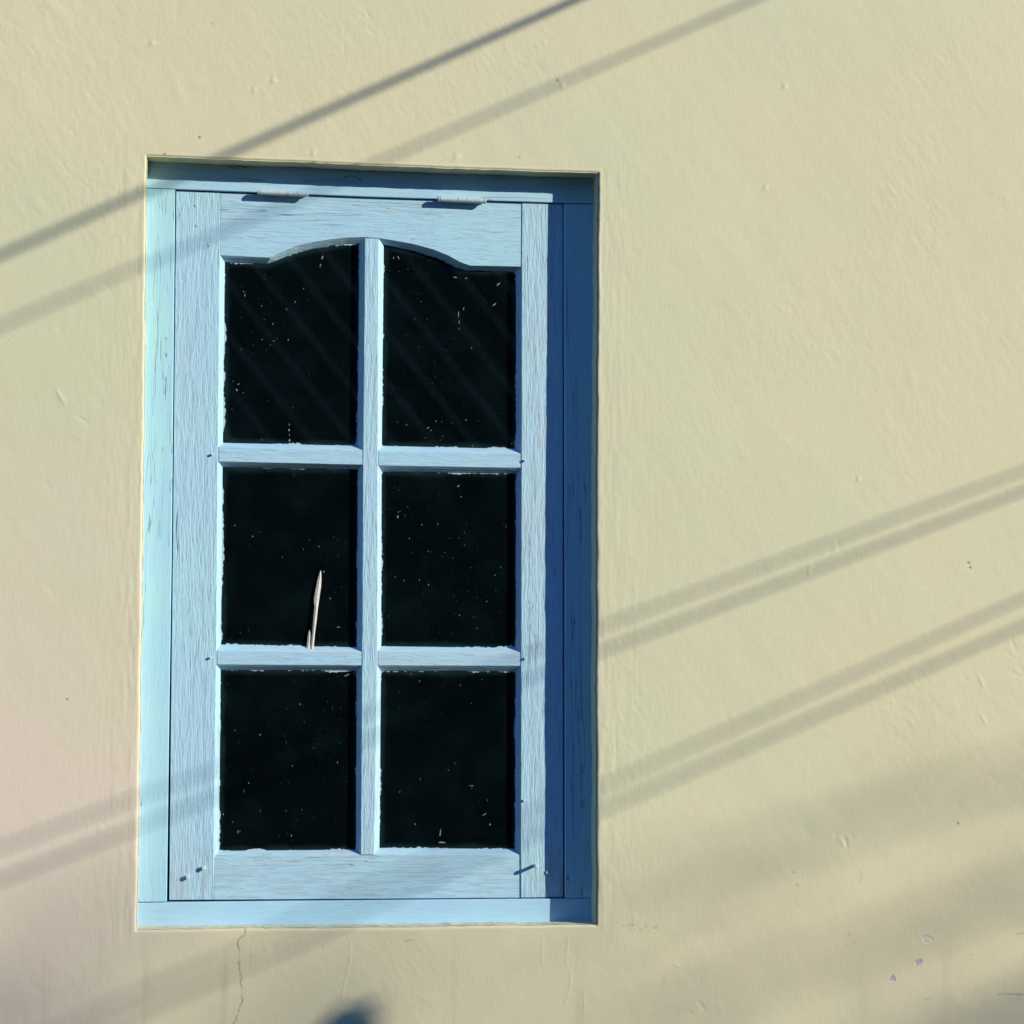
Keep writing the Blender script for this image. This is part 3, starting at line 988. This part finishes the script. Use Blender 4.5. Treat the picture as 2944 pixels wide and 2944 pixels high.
# shrub: its top leaves shade the foot of the wall below the window
sp = shadow_ray((672 * D_, 1925 * D_), 2.0)
SH = empty('shrub', (sp.x, sp.y, 0))
tag(SH, 'tall broad-leaved shrub whose tip throws the round shadow below the window', 'shrub')
v, f = tube([Vector((0, 0, -0.05)), Vector((0.03, 0.01, 0.8)), Vector((-0.01, 0, 1.6)), Vector((0, 0, sp.z - 0.05))], [0.03, 0.024, 0.018, 0.008], 10)
mesh('stem', v, f, M['bark'], SH, smooth=True)
lv, lf = [], []
for k in range(34):
    z = sp.z - 0.07 - (k / 34) ** 1.2 * 1.6
    an = k * 2.4
    L = 0.10 + 0.22 * min(1, k / 14)
    dv = Vector((math.cos(an), math.sin(an), 0.35))
    wv = Vector((-math.sin(an), math.cos(an), 0))
    p = Vector((0, 0, z))
    n = len(lv)
    rows = 6
    for i in range(rows + 1):
        u = i / rows
        c = p + dv * (L * u) + Vector((0, 0, -0.35 * L * u * u))
        hw = L * 0.30 * math.sin(math.pi * min(1, 0.08 + u * 0.92)) ** 0.8
        lv += [c - wv * hw, c + Vector((0, 0, -0.01)), c + wv * hw]
    for i in range(rows):
        for j in range(2):
            a = n + i * 3 + j
            lf.append((a, a + 1, a + 4, a + 3))
sd = SUN.normalized()
e1 = sd.cross(Vector((0, 0, 1))).normalized()
e2 = e1.cross(sd).normalized()
for (px_, py_, hw, hl, an) in ((674, 1962, 0.019, 0.060, 0.25), (640, 2006, 0.020, 0.066, -0.5), (712, 2005, 0.018, 0.064, 0.8), (575, 1990, 0.022, 0.075, -0.9), (790, 2000, 0.022, 0.08, 1.0), (830, 1985, 0.012, 0.06, 1.2)):
    c = shadow_ray((px_ * D_, py_ * D_), 2.0) - Vector((sp.x, sp.y, 0))
    n = len(lv)
    ring = []
    for q_ in range(16):
        t_ = 2 * math.pi * q_ / 16
        u_, w_ = hw * math.cos(t_) * (1 - 0.25 * math.sin(t_)), hl * math.sin(t_)
        u_, w_ = u_ * math.cos(an) + w_ * math.sin(an), -u_ * math.sin(an) + w_ * math.cos(an)
        ring.append(c + e1 * u_ + e2 * w_ + sd * (0.01 * math.cos(2 * t_)))
    lv += ring + [c + sd * 0.006]
    for q_ in range(16):
        lf.append((n + q_, n + (q_ + 1) % 16, n + 16))
mesh('foliage', lv, lf, M['leaf'], SH, smooth=True, fix=False)

# ---------------------------------------------------------------- the dark timber house across the street, mirrored in the panes
HO = empty('timber_house', (2.5, -11.2, 0))
tag(HO, 'dark tarred timber house across the street with slanting battens under its roof', 'house')


def box(x0, x1, y0, y1, z0, z1):
    return loft([[Vector((x0, y0, z)), Vector((x1, y0, z)), Vector((x1, y1, z)), Vector((x0, y1, z))] for z in (z0, z1)])


v, f = box(-9, 9, -3.0, 0, -0.1, 6.6)
mesh('wall', v, f, M['tar'], HO)
v, f = [], []
for k in range(120):
    x = -11 + k * 0.27
    z0, z1 = 2.55, 6.3
    a, b = x + (z1 - 2.55) * 0.80, x
    if a > 8.9 or b < -8.9: continue
    dv = Vector((a - b, 0, z1 - z0)).normalized()
    # battens fall to the right as seen in the mirror
    p0, p1 = Vector((-0 + (x + 3.0), 0, z0)), Vector((x - (z1 - z0) * 0.80 + 3.0, 0, z1))
    if p0.x > 8.8 or p1.x < -8.8: continue
    nrm = (p1 - p0).normalized().cross(Vector((0, 1, 0)))
    wv = nrm * 0.024
    r0 = [p0 - wv + Vector((0, 0.001, 0)), p0 + wv + Vector((0, 0.001, 0)), p0 + wv + Vector((0, 0.03, 0)), p0 - wv + Vector((0, 0.03, 0))]
    r1 = [q_ + (p1 - p0) for q_ in r0]
    a_, b_ = loft([r0, r1])
    n = len(v)
    v += a_
    f += [tuple(i + n for i in q_) for q_ in b_]
mesh('batten_screen', v, f, M['batten'], HO)
v, f = loft([[Vector((x, 0.5, 6.5)), Vector((x, -1.5, 8.0)), Vector((x, -3.5, 6.5)), Vector((x, -3.5, 6.65)), Vector((x, -1.5, 8.15)), Vector((x, 0.5, 6.65))] for x in (-9.4, 9.4)])
mesh('roof', v, f, M['tar'], HO)
